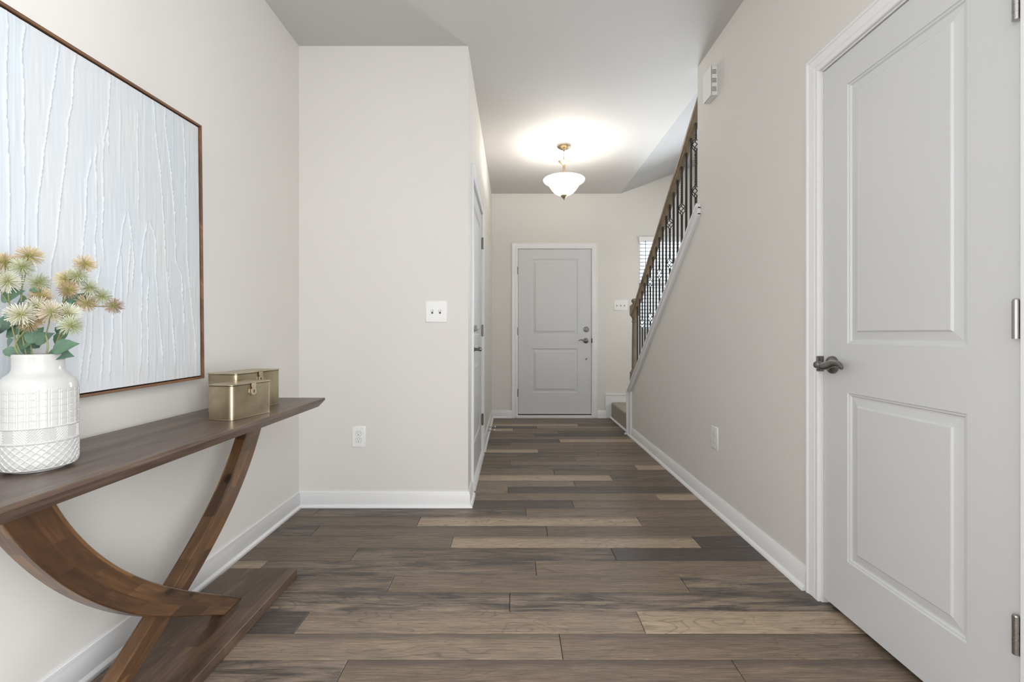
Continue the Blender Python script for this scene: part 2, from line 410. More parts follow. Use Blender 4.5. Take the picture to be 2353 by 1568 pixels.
for r in range(-39, 33):
    y0 = 1.444+PW*r; y1 = min(y0+PW, YF+.002)
    if y0 < YB: continue
    ph, tones = ROWS.get(r, (random.uniform(0, 1.2), random.choice(['BbS', 'lBs', 'SbL', 'dBl', 'bsB'])))
    xmin = XL if y0 < 2.69 else XH
    xmax = 1.98 if .85 < y0 < 1.95 else XR
    # joint closest: tones listed as (left of left joint / left, middle, right of last)
    j = ph
    while j-PL > xmin: j -= PL
    xs = [xmin]
    while j < xmax-.01:
        if j > xmin+.01: xs.append(j)
        j += PL
    xs.append(xmax)
    for a, b in zip(xs, xs[1:]):
        k = round((.5*(a+b)-ph)/PL)      # -1 -> plank left of ph ...
        mid = .5*(a+b)
        if mid > ph: t = tones[2]
        elif mid > ph-PL: t = tones[1]
        else: t = tones[0]
        c, al = TONE[t]
        kk = random.uniform(.96, 1.05); c = [c[0]*kk*1.13, c[1]*kk*1.11, c[2]*kk*1.08]
        g = .0009; ch = .0014; L = (b-a)/2-g; W = (y1-y0)/2-g
        vs = []
        for (l, w_, z) in ((L, W, -.006), (L, W, -ch), (L-ch, W-ch, 0)):
            vs += [(-l, -w_, z), (l, -w_, z), (l, w_, z), (-l, w_, z)]
        fs = [(8, 9, 10, 11)]
        for q in (0, 4):
            fs += [(q+i, q+(i+1) % 4, q+4+(i+1) % 4, q+4+i) for i in range(4)]
        me = bpy.data.meshes.new('plank'); me.from_pydata(vs, [], fs); me.materials.append(M['plank'])
        o = bpy.data.objects.new('plank', me); COL.objects.link(o); o.parent = fl
        o.location = ((a+b)/2-0, (y0+y1)/2-1, 0)
        o.color = tuple(lin(c))+(al,); pn += 1

# ---- baseboards
BP = [(0, 0), (0, .092), (.005, .092), (.008, .088), (.009, .080), (.013, .074), (.014, .018), (.018, .017), (.024, .012), (.027, .006), (.028, 0)]
BPs = [(b, a) for b, a in BP]
def baseb(name, label, p0, p1, out, m0=0, m1=0, prof=BP):
    mb = MB().sweep(prof, p0+(0,), p1+(0,), out+(0,), (0, 0, 1), (m0, 0), (m1, 0))
    return tag(obj(name, mb, M['trim'], None, smooth=True, ang=50), label, 'baseboard', None, 'structure')
baseb('baseboard_left', 'white baseboard along the left wall behind the table', (XL, YB), (XL, YP), (1, 0), 0, -1)
baseb('baseboard_partition', 'white baseboard below the double switch wall', (XL, YP), (XH, YP), (0, -1), 1, 1)
baseb('baseboard_hall_near', 'short white baseboard before the hallway side door', (XH, YP), (XH, D1a-.073), (1, 0), -1, 0)
baseb('baseboard_hall_left', 'white baseboard with door stops beyond the side door', (XH, D1b+.073), (XH, YF), (1, 0), 0, -1)
baseb('baseboard_far_left', 'short white baseboard left of the front door', (XH, YF), (FX0-.071, YF), (0, -1), 1, 0)
baseb('baseboard_far_right', 'short white baseboard right of the front door', (FX1+.073, YF), (1.125, YF), (0, -1), 0, 0)
baseb('baseboard_right', 'long white baseboard along the right wall', (XR, D3b+.082), (XR, 4.562), (-1, 0), 0, 0)
baseb('baseboard_rear', 'white baseboard near the closet door on the viewer side', (XR, YB), (XR, D3a-.080), (-1, 0), 0, 0)
# raised skirt on the far wall beside the stair landing
mb = MB().prism([(1.125, 0), (2.3, 0), (2.3, .28), (1.135, .28), (1.125, .27)], 'y', YF-.014, YF).box(1.121, 2.3, YF-.020, YF, .278, .296).box(1.117, 1.133, YF-.018, YF, .09, .296)
tag(obj('trim_1', mb, M['trim'], None, .002), 'raised white skirt board above the carpeted landing', 'trim', None, 'structure')
# trim of the sloped knee wall
def slope_prism(mb, y0, y1, up0, up1, x0, x1):
    mb.prism([(y0, zc(y0)+up0), (y1, zc(y1)+up0), (y1, zc(y1)+up1), (y0, zc(y0)+up1)], 'x', x0, x1)
mb = MB()
slope_prism(mb, 2.888, 4.662, -.020, 0, XR-.031, XR-.0005)
slope_prism(mb, 2.94, 4.662, -.022, 0, XR-.0005, XR+T+.035)
for xa, xb in ((XR-.020, XR), (XR+T, XR+T+.016)):
    slope_prism(mb, 2.888 if xa < XR else 2.94, 4.60, -.074, -.022, xa, xb)
for xa, xb in ((XR-.024, XR),):
    slope_prism(mb, 2.888, 4.58, -.072, -.062, xa, xb)
    slope_prism(mb, 2.888, 4.62, -.032, -.020, XR-.026, XR)
mb.box(XR-.031, XR+T+.031, 4.66, 4.682, 0, zc(4.682)-.001)
mb.box(XR-.016, XR, 4.564, 4.66, 0, zc(4.66)-.06)
mb.box(XR-.019, XR, 4.562, 4.572, .0, zc(4.565)-.08)
mb.sweep([(0, 0), (0, .018), (.004, .017), (.010, .012), (.013, .006), (.014, 0)], (XR-.016, 4.562, 0), (XR-.016, 4.664, 0), (-1, 0, 0), (0, 0, 1))
mb.sweep([(0, 0), (0, .018), (.004, .017), (.010, .012), (.013, .006), (.014, 0)], (XR-.035, 4.655, 0), (XR-.035, 4.69, 0), (-1, 0, 0), (0, 0, 1))
tag(obj('trim_2', mb, M['trim'], None, .0015), 'white sloping cap and casing on the stair knee wall', 'trim', None, 'structure')
# shoe strip under the landing riser
mb = MB().sweep([(0, 0), (0, .018), (.004, .017), (.010, .012), (.013, .006), (.014, 0)], (1.186, 4.682, 0), (1.186, YF, 0), (-1, 0, 0), (0, 0, 1))
tag(obj('trim_3', mb, M['trim'], None), 'thin white shoe strip under the carpeted step', 'trim', None, 'structure')

# ================================================================ DOORS
CP = [(0, 0), (0, .009), (.003, .0115), (.018, .0115), (.0205, .009), (.023, .0115), (.026, .0115), (.029, .0095), (.054, .0125), (.058, .016), (.064, .017), (.067, .0155), (.068, .012), (.068, 0)]
def casing(mb, a0, a1, top, plane, d, out):
    """casing round an opening a0..a1 up to top. plane 'x': wall normal X at x=d ; 'y': wall normal Y at y=d. out=+-1"""
    def pt(a, z): return (d, a, z) if plane == 'x' else (a, d, z)
    A = (0, 1, 0) if plane == 'x' else (1, 0, 0); N = (out, 0, 0) if plane == 'x' else (0, out, 0); nA = tuple(-x for x in A)
    mb.sweep(CP, pt(a0, 0), pt(a0, top), nA, N, (0, 0), (1, 0))
    mb.sweep(CP, pt(a1, 0), pt(a1, top), A, N, (0, 0), (1, 0))
    mb.sweep(CP, pt(a0, top), pt(a1, top), (0, 0, 1), N, (-1, 0), (1, 0))
    return mb
RING = [(0, 0), (.003, .0035), (.008, .0040), (.012, .0085), (.017, .0088), (.041, .0050), (.0455, .0008), (.047, .0004)]
def make_door(name, label, plane, d, out, a0, a1, z0, z1, panels, label2=None, cas_rev=.005, thick=.035, kw=None):
    """slab from a0..a1; face at coordinate d ; out = direction (+-1) the face looks"""
    def pt(a, z, dep): return (d-out*dep, a, z) if plane == 'x' else (a, d-out*dep, z)
    root = empty(name, pt((a0+a1)/2, 0, 0), label, 'door', None, 'structure')
    zs = sorted(set([z0, z1]+[p[2] for p in panels]+[p[3] for p in panels])); pa0, pa1 = panels[0][0], panels[0][1]
    mb = MB(); vs = []; fs = []
    def q(aa, ab, za, zb, dep=0): mb.add([pt(aa, za, dep), pt(ab, za, dep), pt(ab, zb, dep), pt(aa, zb, dep)], [(0, 1, 2, 3)])
    q(a0, pa0, z0, z1); q(pa1, a1, z0, z1)
    for za, zb in zip(zs, zs[1:]):
        if not any(abs(p[2]-za) < 1e-6 for p in panels): q(pa0, pa1, za, zb)
    # rim and back
    rim = [(a0, z0), (a1, z0), (a1, z1), (a0, z1)]
    for i in range(4):
        (x, y), (x2, y2) = rim[i], rim[(i+1) % 4]
        mb.add([pt(x, y, 0), pt(x2, y2, 0), pt(x2, y2, thick), pt(x, y, thick)], [(0, 1, 2, 3)])
    q(a0, a1, z0, z1, thick)
    obj('slab', mb, M['door'], root, smooth=False)
    for p in panels:
        mb = MB(); vs = []
        for off, dep in RING:
            vs += [pt(p[0]+off, p[2]+off, dep), pt(p[1]-off, p[2]+off, dep), pt(p[1]-off, p[3]-off, dep), pt(p[0]+off, p[3]-off, dep)]
        fs = []
        for j in range(len(RING)-1):
            fs += [(4*j+i, 4*j+(i+1) % 4, 4*j+4+(i+1) % 4, 4*j+4+i) for i in range(4)]
        n = 4*(len(RING)-1); fs.append((n, n+1, n+2, n+3))
        mb.add(vs, fs); obj('panel', mb, M['door'], root, smooth=False)
    return root, pt
def hinge(root, plane, cpos, z0, z1, r=.0072, mat='nickel', leaf=None):
    x, y = cpos; mb = MB(); n = 5; h = (z1-z0)/n
    for i in range(n):
        a = z0+i*h; mb.lathe([(r*.93, a), (r*.93, a+.0004), (r, a+.0004), (r, a+h-.0004), (r*.93, a+h-.0004), (r*.93, a+h)], (x, y, 0), seg=16)
    mb.lathe([(r*.9, z1), (r*.8, z1+.003), (r*.3, z1+.005), (0, z1+.005)], (x, y, 0), seg=16)
    hg = obj('hinge', mb, M[mat], root)
    if leaf: obj('hinge_leaf', MB().box(*leaf, z0+.001, z1-.001), M[mat], hg, .0005)
    return hg
def lever(root, base, out, along, L=.115, R=.032, mat='darknickel', r0=.0085, stand=.052, flip=1):
    base = Vector(base); out = Vector(out); al = Vector(along); up = Vector((0, 0, 1))
    h = empty_child('handle', root, base)
    obj('rose', MB().lathe([(R, 0), (R, .004), (R*.94, .008), (R*.62, .011), (R*.45, .016), (R*.36, .02)], base, out, 36), M[mat], h)
    obj('neck', MB().lathe([(.011, .012), (.010, stand-.012), (.0125, stand-.008), (.0135, stand+.006), (.011, stand+.011), (.004, stand+.013)], base, out, 24), M[mat], h)
    pts = []; rs = []
    n = 18
    zt = lambda t: float(np.interp(t, [0, .15, .3, .5, .7, .88, 1], [0, -.004, .000, .009, .010, .004, -.004]))*flip
    for i in range(n+1):
        t = i/n
        p = base+out*(stand-.002-.010*math.sin(t*PI*.9))+al*(L*t)+up*zt(t)
        pts.append(p); rs.append(r0*(1.15-.35*t+.12*math.sin(t*PI)) if t < .96 else r0*.55)
    obj('lever', MB().tube(pts, rs, 14, flat=.62, ref=(0, 0, 1)), M[mat], h)
    return h
def empty_child(name, root, loc):
    o = bpy.data.objects.new(name, None); COL.objects.link(o); o.empty_display_size = .02
    o.location = (0, 0, 0); o.parent = root; o.matrix_parent_inverse = Matrix.Translation(-world_loc(root))
    return o

# --- door_1 : front door (far wall). face plane slightly recessed
root, pt = make_door('door_1', 'white two-panel front door at the end of the hallway', 'y', YF+.002, -1, FX0+.003, FX1-.003, .045, 2.062,
                     [(.218, .783, 1.016, 1.945), (.218, .783, .308, .848)])
mb = casing(MB(), FX0-.006, FX1+.006, 2.070, 'y', YF, -1); obj('casing', mb, M['trim'], root, ang=30)
mb = MB().box(FX0-.022, FX0, YF, YF+.14, 0, 2.085).box(FX1, FX1+.022, YF, YF+.14, 0, 2.085).box(FX0, FX1, YF, YF+.14, 2.066, 2.085)
obj('jamb', mb, M['trim'], root, smooth=False)
obj('threshold', MB().box(FX0-.02, FX1+.02, YF-.035, YF+.12, 0, .032), M['trim'], root, .003)
obj('weather_seal', MB().box(FX0, FX1, YF+.006, YF+.03, .032, .047), M['dark'], root, smooth=False)
obj('weather_seal', MB().box(FX0, FX1, YF+.045, YF+.05, .03, 2.066), M['dark'], root, smooth=False)
lever(root, (.880, YF+.002, .945), (0, -1, 0), (-1, 0, 0), .098, .033, 'darknickel', .0065, .05)
mb = MB().lathe([(.033, 0), (.033, .006), (.029, .012), (.020, .014), (.019, .017)], (.885, YF+.002, 1.083), (0, -1, 0), 36)
db = obj('deadbolt', mb, M['darknickel'], root)
obj('thumb_turn', MB().box(.881, .889, YF-.030, YF-.012, 1.066, 1.100), M['nickel'], db, .002)
obj('strike_plate', MB().box(FX1+.001, FX1+.010, YF-.014, YF+.01, .915, .972), M['dark'], root, .003)
obj('security_latch', MB().tube([(.876, YF-.006, .712), (.884, YF-.010, .716), (.888, YF-.012, .726), (.896, YF-.010, .732)], .0035, 8).lathe([(.006, 0), (.006, .012)], (.882, YF+.002, .722), (0, -1, 0), 14), M['darknickel'], root)
for hz in (1.80, 1.055, .305):
    hinge(root, 'y', (FX0-.002, YF-.006), hz-.045, hz+.045, .007, 'darknickel')

# --- door_2 : side door in the hall's left wall
root, pt = make_door('door_2', 'white two-panel side door in the left hallway wall', 'x', XH-.006, 1, D1a, D1b, .02, 2.045,
                     [(D1a+.16, D1b-.16, 1.02, 1.93), (D1a+.16, D1b-.16, .26, .83)])
mb = casing(MB(), D1a-.006, D1b+.006, 2.052, 'x', XH, 1); obj('casing', mb, M['trim'], root, ang=30)
mb = MB().box(XH-.11, XH-.0005, D1a-.022, D1a-.004, 0, 2.06).box(XH-.11, XH-.0005, D1b+.004, D1b+.022, 0, 2.06).box(XH-.11, XH-.0005, D1a, D1b, 2.049, 2.06)
obj('jamb', mb, M['trim'], root, smooth=False)
obj('threshold', MB().sweep([(0, 0), (0, .03), (.016, .028), (.026, .016), (.028, 0)], (XH-.006, D1a, 0), (XH-.006, D1b, 0), (1, 0, 0), (0, 0, 1)), M['trim'], root)
obj('backing', MB().box(XH-.10, XH-.05, D1a, D1b, 0, 2.05), M['dark'], root, smooth=False)
lever(root, (XH-.006, 3.05, .925), (1, 0, 0), (0, 1, 0), .11, .032, 'darknickel', .008, .052)
db = obj('deadbolt', MB().lathe([(.032, 0), (.032, .008), (.026, .014), (.018, .018)], (XH-.006, 3.05, 1.065), (1, 0, 0), 30), M['darknickel'], root)
obj('thumb_turn', MB().box(XH+.008, XH+.026, 3.046, 3.054, 1.048, 1.085), M['darknickel'], db, .002)
for hz in (1.80, 1.055, .295):
    hinge(root, 'x', (XH+.006, D1b+.004), hz-.048, hz+.048, .008, 'darknickel', (XH-.006, XH+.003, D1b+.002, D1b+.034))

# --- door_3 : closet door in the right wall
XF = XR+.005
root, pt = make_door('door_3', 'large white two-panel closet door in the right wall', 'x', XF, -1, D3a, D3b, .022, 2.030,
                     [(1.195, 1.6246, .994, 1.918), (1.195, 1.6246, .218, .8196)])
mb = casing(MB(), D3a-.010, D3b+.009, 2.040, 'x', XR, -1); obj('casing', mb, M['trim'], root, ang=30)
mb = MB().box(XR+.0005, XR+T, D3a-.02, D3a-.003, 0, 2.05).box(XR+.0005, XR+T, D3b+.003, D3b+.02, 0, 2.05).box(XR+.0005, XR+T, D3a, D3b, 2.034, 2.05)
obj('jamb', mb, M['trim'], root, smooth=False)
obj('door_stop', MB().box(XF+.037, XF+.05, D3b-.012, D3b+.003, .0, 2.034).box(XF+.037, XF+.05, D3a, D3b, 2.02, 2.034), M['trim'], root, smooth=False)
lever(root, (XF, 1.698, .914), (-1, 0, 0), (0, -1, 0), .118, .033, 'darknickel', .0125, .055)
mb = MB().prism([(.884+.004, 0), (.884, .006), (.884, .014), (.944, .014), (.944, .006), (.940, 0)], 'y', D3b+.003, D3b+.0045)
sp = MB().box(XR-.016, XR+.02, D3b+.002, D3b+.0045, .886, .944).box(XR-.0172, XR-.014, D3b+.001, D3b+.010, .886, .944)
obj('strike_plate', sp, M['darknickel'], root, .001)
for hz in (1.806, 1.0625, .3255):
    hinge(root, 'x', (XR-.0085, D3a-.001), hz-.0445, hz+.0445, .0074, 'nickel', (XR-.004, XR+.004, D3a-.012, D3a-.001))

# ================================================================ STAIRS
st = empty('carpeted_stairs', (1.7, 4.6, 0), 'stairs and landing covered in beige grey carpet beside the front door', 'stairs')
LZ = .195
obj('landing', MB().box(1.186, 2.296, 4.682, YF-.014, 0, LZ).box(XR+T+.016, 2.3, 4.4, 4.682, 0, LZ), M['carpet'], st, .022, seg=4)
for i in range(9):
    y1 = 4.64-.244*i; z1 = LZ+.193*(i+1)
    obj('step', MB().box(XR+T+.016, 2.296, y1-.26, y1+.02, z1-.193, z1), M['carpet'], st, .018, seg=3)

# ---- railing
rl = empty('stair_railing', (1.235, 3.8, 0), 'stair railing with black iron balusters, brown wooden handrail and newel post', 'railing')
def zr(y): return 2.107+(3.625-y)*SL
yn = 4.735; xn = 1.250
BX = 1.235
# handrail : bread-loaf profile in X-Z swept along the slope
prof = [(-.020, -.062), (-.020, -.048), (-.030, -.040), (-.033, -.028), (-.030, -.010), (-.020, -.002), (0, .002), (.020, -.002), (.030, -.010), (.033, -.028), (.030, -.040), (.020, -.048), (.020, -.062)]
mb = MB(); a, b = 2.94, 4.70
mb.sweep(prof, (BX, a, zr(a)), (BX, b, zr(b)), (1, 0, 0), (0, 0, 1))
obj('handrail', mb, M['railwood_y'], rl, ang=30)
# newel
mb = MB()
def sq(mb, hw, z0, z1): mb.box(xn-hw, xn+hw, yn-hw, yn+hw, z0, z1)
mb2 = MB()
sq(mb2, .041, LZ, .634); sq(mb2, .046, LZ, .30)
nw = obj('newel_post', mb2, M['railwood'], rl, .006, seg=2)
obj('newel_shaft', MB().lathe([(.041, .634), (.036, .65), (.028, .665), (.030, .68), (.0285, .9), (.025, 1.10), (.024, 1.145), (.029, 1.15), (.029, 1.16), (.025, 1.165), (.026, 1.185), (.036, 1.205), (.041, 1.215)], (xn, yn, 0), seg=28), M['railwood'], nw)
mb = MB(); sq(mb, .043, 1.213, 1.325); obj('newel_block', mb, M['railwood'], nw, .010, seg=2)
obj('newel_finial', MB().lathe([(.036, 1.322), (.034, 1.332), (.022, 1.337), (.021, 1.348), (.031, 1.356), (.034, 1.368), (.031, 1.381), (.020, 1.391), (0, 1.395)], (xn, yn, 0), seg=28), M['railwood'], nw)
def basket_mb(x, y, zc_, hh=.043, R=.021):
    mb = MB()
    for k in range(4):
        pts = []
        for i in range(13):
            t = i/12; a = k*PI/2+t*PI*1.15; r = .004+R*math.sin(PI*t)
            pts.append((x+r*math.cos(a), y+r*math.sin(a), zc_-hh+2*hh*t))
        mb.tube(pts, .0032, 5)
    for s in (-1, 1):
        for q, rr in ((0, .0095), (.011, .0075), (.021, .0095)):
            z = zc_+s*(hh+.003+q); mb.lathe([(.005, z-.005), (rr, z-.002), (rr, z+.002), (.005, z+.005)], (x, y, 0), seg=10)
    return mb
def baluster(y, kind):
    x = BX; z0 = zc(y)-.012; z1 = zr(y)-.055; zb = zc(y)
    baskets = {0: (.312, .628), 3: (.466,), 1: ()}[kind]
    tw = {0: (.38, .56), 3: (.56, .76), 1: None}[kind]
    segs = []; cur = z0
    for c in baskets:
        segs.append((cur, zb+c-.043)); cur = zb+c+.043
    segs.append((cur, z1))
    mb = MB()
    for a, b in segs:
        n = max(2, int((b-a)/.006)) if tw else 2
        pts = []; tws = []; rs = []
        for i in range(n+1):
            z = a+(b-a)*i/n; h = z-zb
            if tw: f = min(max((h-tw[0])/(tw[1]-tw[0]), 0), 1)
            else: f = 0
            pts.append((x, y, z)); tws.append(f*2*PI*3); rs.append(.0092)
        mb.tube(pts, rs, 4, twist=tws, ref=(0, 1, 0))
    bl = obj('baluster', mb, M['iron'], rl, smooth=bool(tw), ang=50)
    for c in baskets: obj('basket', basket_mb(x, y, zb+c), M['iron'], bl)
for i in range(18):
    baluster(3.104+.0862*i, {0: 0, 3: 3}.get(i % 6, 1))

# ================================================================ STAIR WINDOW
wn = empty('window_1', (1.865, YF, WZ0), 'bright stair window with white blinds on the far wall', 'window', None, 'structure')
fw = .035; yw = YF+.07
mb = MB().box(WX0, WX0+fw, yw, yw+.05, WZ0, WZ1).box(WX1-fw, WX1, yw, yw+.05, WZ0, WZ1).box(WX0, WX1, yw, yw+.05, WZ0, WZ0+fw).box(WX0, WX1, yw, yw+.05, WZ1-fw, WZ1).box(WX0, WX1, yw, yw+.05, 1.62, 1.66)
obj('window_frame', mb, M['trim'], wn, .003)
obj('pane', MB().box(WX0+fw, WX1-fw, yw+.022, yw+.026, WZ0+fw, 1.62), M['glass'], wn, smooth=False)
obj('pane', MB().box(WX0+fw, WX1-fw, yw+.022, yw+.026, 1.66, WZ1-fw), M['glass'], wn, smooth=False)
obj('window_sill', MB().box(WX0-.02, WX1+.02, YF-.02, YF+.07, WZ0-.02, WZ0+.001), M['trim'], wn, .003)
bd = empty('window_blind', (1.865, YF, WZ1), 'white horizontal slat blind hanging in the stair window', 'blind')
obj('headrail', MB().box(WX0-.006, WX1+.006, YF-.030, YF+.03, WZ1-.062, WZ1+.004), M['plate'], bd, .004)
sme = None
n = 24
for i in range(n):
    z = WZ1-.085-i*.0445
    if z < WZ0+.03: break
    if sme is None:
        mbs = MB(Matrix.Rotation(math.radians(28), 4, 'X')); mbs.box(-.328, .328, -.024, .024, -.0014, .0014)
        o = obj('slat', mbs, M['blind'], bd, smooth=False); sme = o.data
    else: o = link('slat', sme, None, bd)
    o.location = (1.865, YF+.005, z)
obj('bottom_rail', MB().box(WX0+.006, WX1-.006, YF-.018, YF+.028, WZ0+.004, WZ0+.022), M['plate'], bd, .003)
for x in (1.64, 1.865, 2.09): obj('ladder_cord', MB().tube([(x, YF-.020, WZ0+.02), (x, YF-.020, WZ1-.06)], .0012, 5), M['plate'], bd)
obj('tilt_wand', MB().tube([(1.60, YF-.036, 1.45), (1.60, YF-.036, WZ1-.05)], .004, 6), M['darknickel'], bd)

# ================================================================ PENDANT LAMP
lx, ly = .456, 4.165
lp = empty('pendant_lamp', (lx, ly, H), 'lit bell-shaped alabaster glass pendant lamp hanging from the hallway ceiling', 'lamp')
obj('canopy', MB().lathe([(.062, 0), (.063, -.006), (.060, -.014), (.040, -.028), (.016, -.036), (.008, -.044), (.006, -.052)], (lx, ly, H), seg=40), M['lamp_metal'], lp)
z = H-.052
for i in range(4):
    pts = []
    for k in range(15):
        a = 2*PI*k/14; p = (.006*math.cos(a), .013*math.sin(a))
        pts.append((lx+(p[0] if i % 2 else 0), ly+(0 if i % 2 else p[0]), z-.012-i*.0205+p[1]))
    obj('chain_link', MB().tube(pts, .0018, 6, cap=False), M['lamp_metal'], lp)
obj('power_cord', MB().tube([(lx+.004*math.sin(t*2.2), ly+.004*math.cos(t*2.2), H-.04-t*.0133) for t in range(9)], .0014, 5), M['lamp_metal'], lp)
obj('hub', MB().lathe([(.007, .0), (.018, -.004), (.049, -.008), (.051, -.012), (.048, -.016), (.034, -.026), (.020, -.038), (.015, -.044), (.015, -.050)], (lx, ly, 2.612), seg=36), M['lamp_metal'], lp)
obj('stem', MB().lathe([(.013, 2.562), (.013, 2.30)], (lx, ly, 0), seg=20), M['lamp_metal'], lp)
po = [(.190, 2.432), (.187, 2.424), (.178, 2.414), (.163, 2.405), (.147, 2.393), (.134, 2.377), (.121, 2.356), (.106, 2.335), (.086, 2.314), (.060, 2.299), (.034, 2.291), (.014, 2.289)]
pi_ = [(r-.004 if r > .03 else r, z+.0045) for r, z in po[::-1]]
obj('glass_bowl', MB().lathe(po+pi_+[po[0]], (lx, ly, 0), seg=64, cap=False), M['bowl'], lp, ang=60)
obj('finial', MB().lathe([(.031, 2.290), (.030, 2.284), (.024, 2.278), (.022, 2.272), (.014, 2.266), (.010, 2.262), (.006, 2.260), (.007, 2.254), (.005, 2.249), (0, 2.247)], (lx, ly, 0), seg=28), M['lamp_metal'], lp)
for s in (-1, 1):
    obj('bulb', MB().lathe([(0, -.028), (.014, -.024), (.024, -.010), (.027, .004), (.022, .020), (.013, .034), (.012, .045)], (lx+s*.055, ly, 2.395), seg=20), M['bulb'], lp)
ld = bpy.data.lights.new('pendant_glow', 'POINT'); ld.energy = EN['pend']; ld.color = (1, .965, .92); ld.shadow_soft_size = .05
lo = bpy.data.objects.new('pendant_glow', ld); COL.objects.link(lo); lo.parent = lp; lo.matrix_parent_inverse = Matrix.Translation(-lp.location); lo.location = (lx, ly-.0, 2.445)

# ================================================================ WALL FITTINGS
def plate(name, label, cat, c, n, r, w_, h, group=None):
    """c centre on wall, n wall normal, r right direction; returns root, frame func"""
    c = Vector(c); n = Vector(n); r = Vector(r); up = Vector((0, 0, 1))
    X = Matrix((tuple(r)+(0,), tuple(up)+(0,), tuple(n)+(0,), (0, 0, 0, 1))).transposed(); X.translation = c
    root = empty(name, c, label, cat, group)
    mb = MB(X); vs = []
    for o, d in ((0, 0), (.001, .003), (.005, .0055), (.009, .006)):
        x, y = w_/2-o, h/2-o; vs += [(-x, -y, d), (x, -y, d), (x, y, d), (-x, y, d)]
    fs = [(4*j+i, 4*j+(i+1) % 4, 4*j+4+(i+1) % 4, 4*j+4+i) for j in range(3) for i in range(4)]+[(12, 13, 14, 15)]
    mb.add(vs, fs); obj('cover_plate', mb, M['plate'], root, ang=60)
    return root, X
def switches(name, label, c, n, r, w_, h, k):
    root, X = plate(name, label, 'switch', c, n, r, w_, h)
    for i in range(k):
        x = (i-(k-1)/2)*.046
        obj('switch_slot', MB(X).box(x-.0052, x+.0052, -.012, .012, .0058, .0066), M['dark'], root, smooth=False)
        t = MB(X @ Matrix.Translation((x, .001, .006)) @ Matrix.Rotation(math.radians(-28), 4, 'X')); t.box(-.0042, .0042, -.007, .007, 0, .013)
        obj('toggle', t, M['plate'], root, .001)
        for s in (-1, 1): obj('screw', MB(X).lathe([(.0032, .0055), (.0032, .0070), (.002, .0074)], (x, s*.030, 0), seg=12), M['plate'], root)
def outlet(name, label, c, n, r, w_, h, group=None):
    root, X = plate(name, label, 'outlet', c, n, r, w_, h, group)
    for s in (-1, 1):
        y = s*.0195
        poly = [(.0165*math.cos(a)*1.0, y+min(max(.0165*math.sin(a), -.0135), .0135)) for a in [2*PI*k/28 for k in range(28)]]
        obj('receptacle_ring', MB(X).prism([(px*1.06, y+(py-y)*1.07) for px, py in poly], 'z', .0055, .0064), M['gap'], root, smooth=False)
        f = obj('receptacle', MB(X).prism(poly, 'z', .0055, .0080), M['plate'], root, .0006)
        obj('slot', MB(X).box(-.0072, -.0052, y+.0005, y+.0085, .0078, .0083), M['dark'], f, smooth=False)
        obj('slot', MB(X).box(.0052, .0070, y+.0015, y+.0080, .0078, .0083), M['dark'], f, smooth=False)
        obj('slot', MB(X).lathe([(.0027, .0078), (.0027, .0083)], (0, y-.0065, 0), seg=12), M['dark'], f, smooth=False)
    obj('screw', MB(X).lathe([(.0028, .0058), (.0028, .0074)], (0, 0, 0), seg=12), M['plate'], root)
s_ = F/YP
switches('light_switch', 'white double toggle switch plate on the wall facing the viewer', ((1002.5-CX)/s_, YP, EYE+(CY-716.5)/s_), (0, -1, 0), (1, 0, 0), .130, .130, 2)
outlet('wall_outlet', 'white double outlet low on the wall facing the viewer', ((824.5-CX)/s_, YP, EYE+(CY-1004)/s_), (0, -1, 0), (1, 0, 0), .081, .127)
switches('light_switch', 'white triple toggle switch plate right of the front door', (1.306, YF, 1.376), (0, -1, 0), (1, 0, 0), .172, .128, 3)
outlet('wall_outlet', 'white double outlet low on the right wall', (XR, 2.683, .418), (-1, 0, 0), (0, -1, 0), .090, .134)
# chime box high on the right wall
cb = empty('door_chime', (XR, 2.70, 2.41), 'white slotted door chime box high on the right wall', 'chime')
y0, y1, z0, z1 = 2.646, 2.753, 2.411, 2.586
obj('chime_base', MB().box(XR-.034, XR, y0, y1, z0+.002, z1-.002), M['plate'], cb, .002)
obj('chime_cover', MB().box(XR-.042, XR-.036, y0-.001, y1+.001, z0, z1), M['plate'], cb, .003).data.materials[0] = M['plate']
obj('chime_seam', MB().box(XR-.0365, XR-.0335, y0+.002, y1-.002, z0+.004, z1-.004), M['gap'], cb, smooth=False)
for gidx in range(3):
    for k in range(4):
        zz = z1-.0265-gidx*.0505-k*.0070
        obj('vent_slot', MB().box(XR-.033, XR-.008, y0-.0006, y0+.002, zz-.0013, zz+.0013), M['dark'], cb, smooth=False)
# two rigid door stops on the hallway baseboard
for y, lab in ((4.57, 'metal door stop on the left hallway baseboard, nearer one'), (4.74, 'metal door stop on the left hallway baseboard, farther one')):
    ds = empty('door_stop', (XH+.014, y, .06), lab, 'door stop', 'door stops on the hallway baseboard')
    obj('stop_base', MB().lathe([(.013, 0), (.013, .003), (.006, .006)], (XH+.013, y, .06), (1, 0, 0), 16), M['nickel'], ds)
    obj('stop_rod', MB().tube([(XH+.016, y, .06), (XH+.040, y, .06), (XH+.062, y, .062), (XH+.074, y, .064)], .0045, 10), M['nickel'], ds)
    obj('stop_tip', MB().lathe([(.0085, 0), (.009, .004), (.007, .010), (0, .011)], (XH+.074, y, .064), (1, 0, .05), 14), M['plate'], ds)

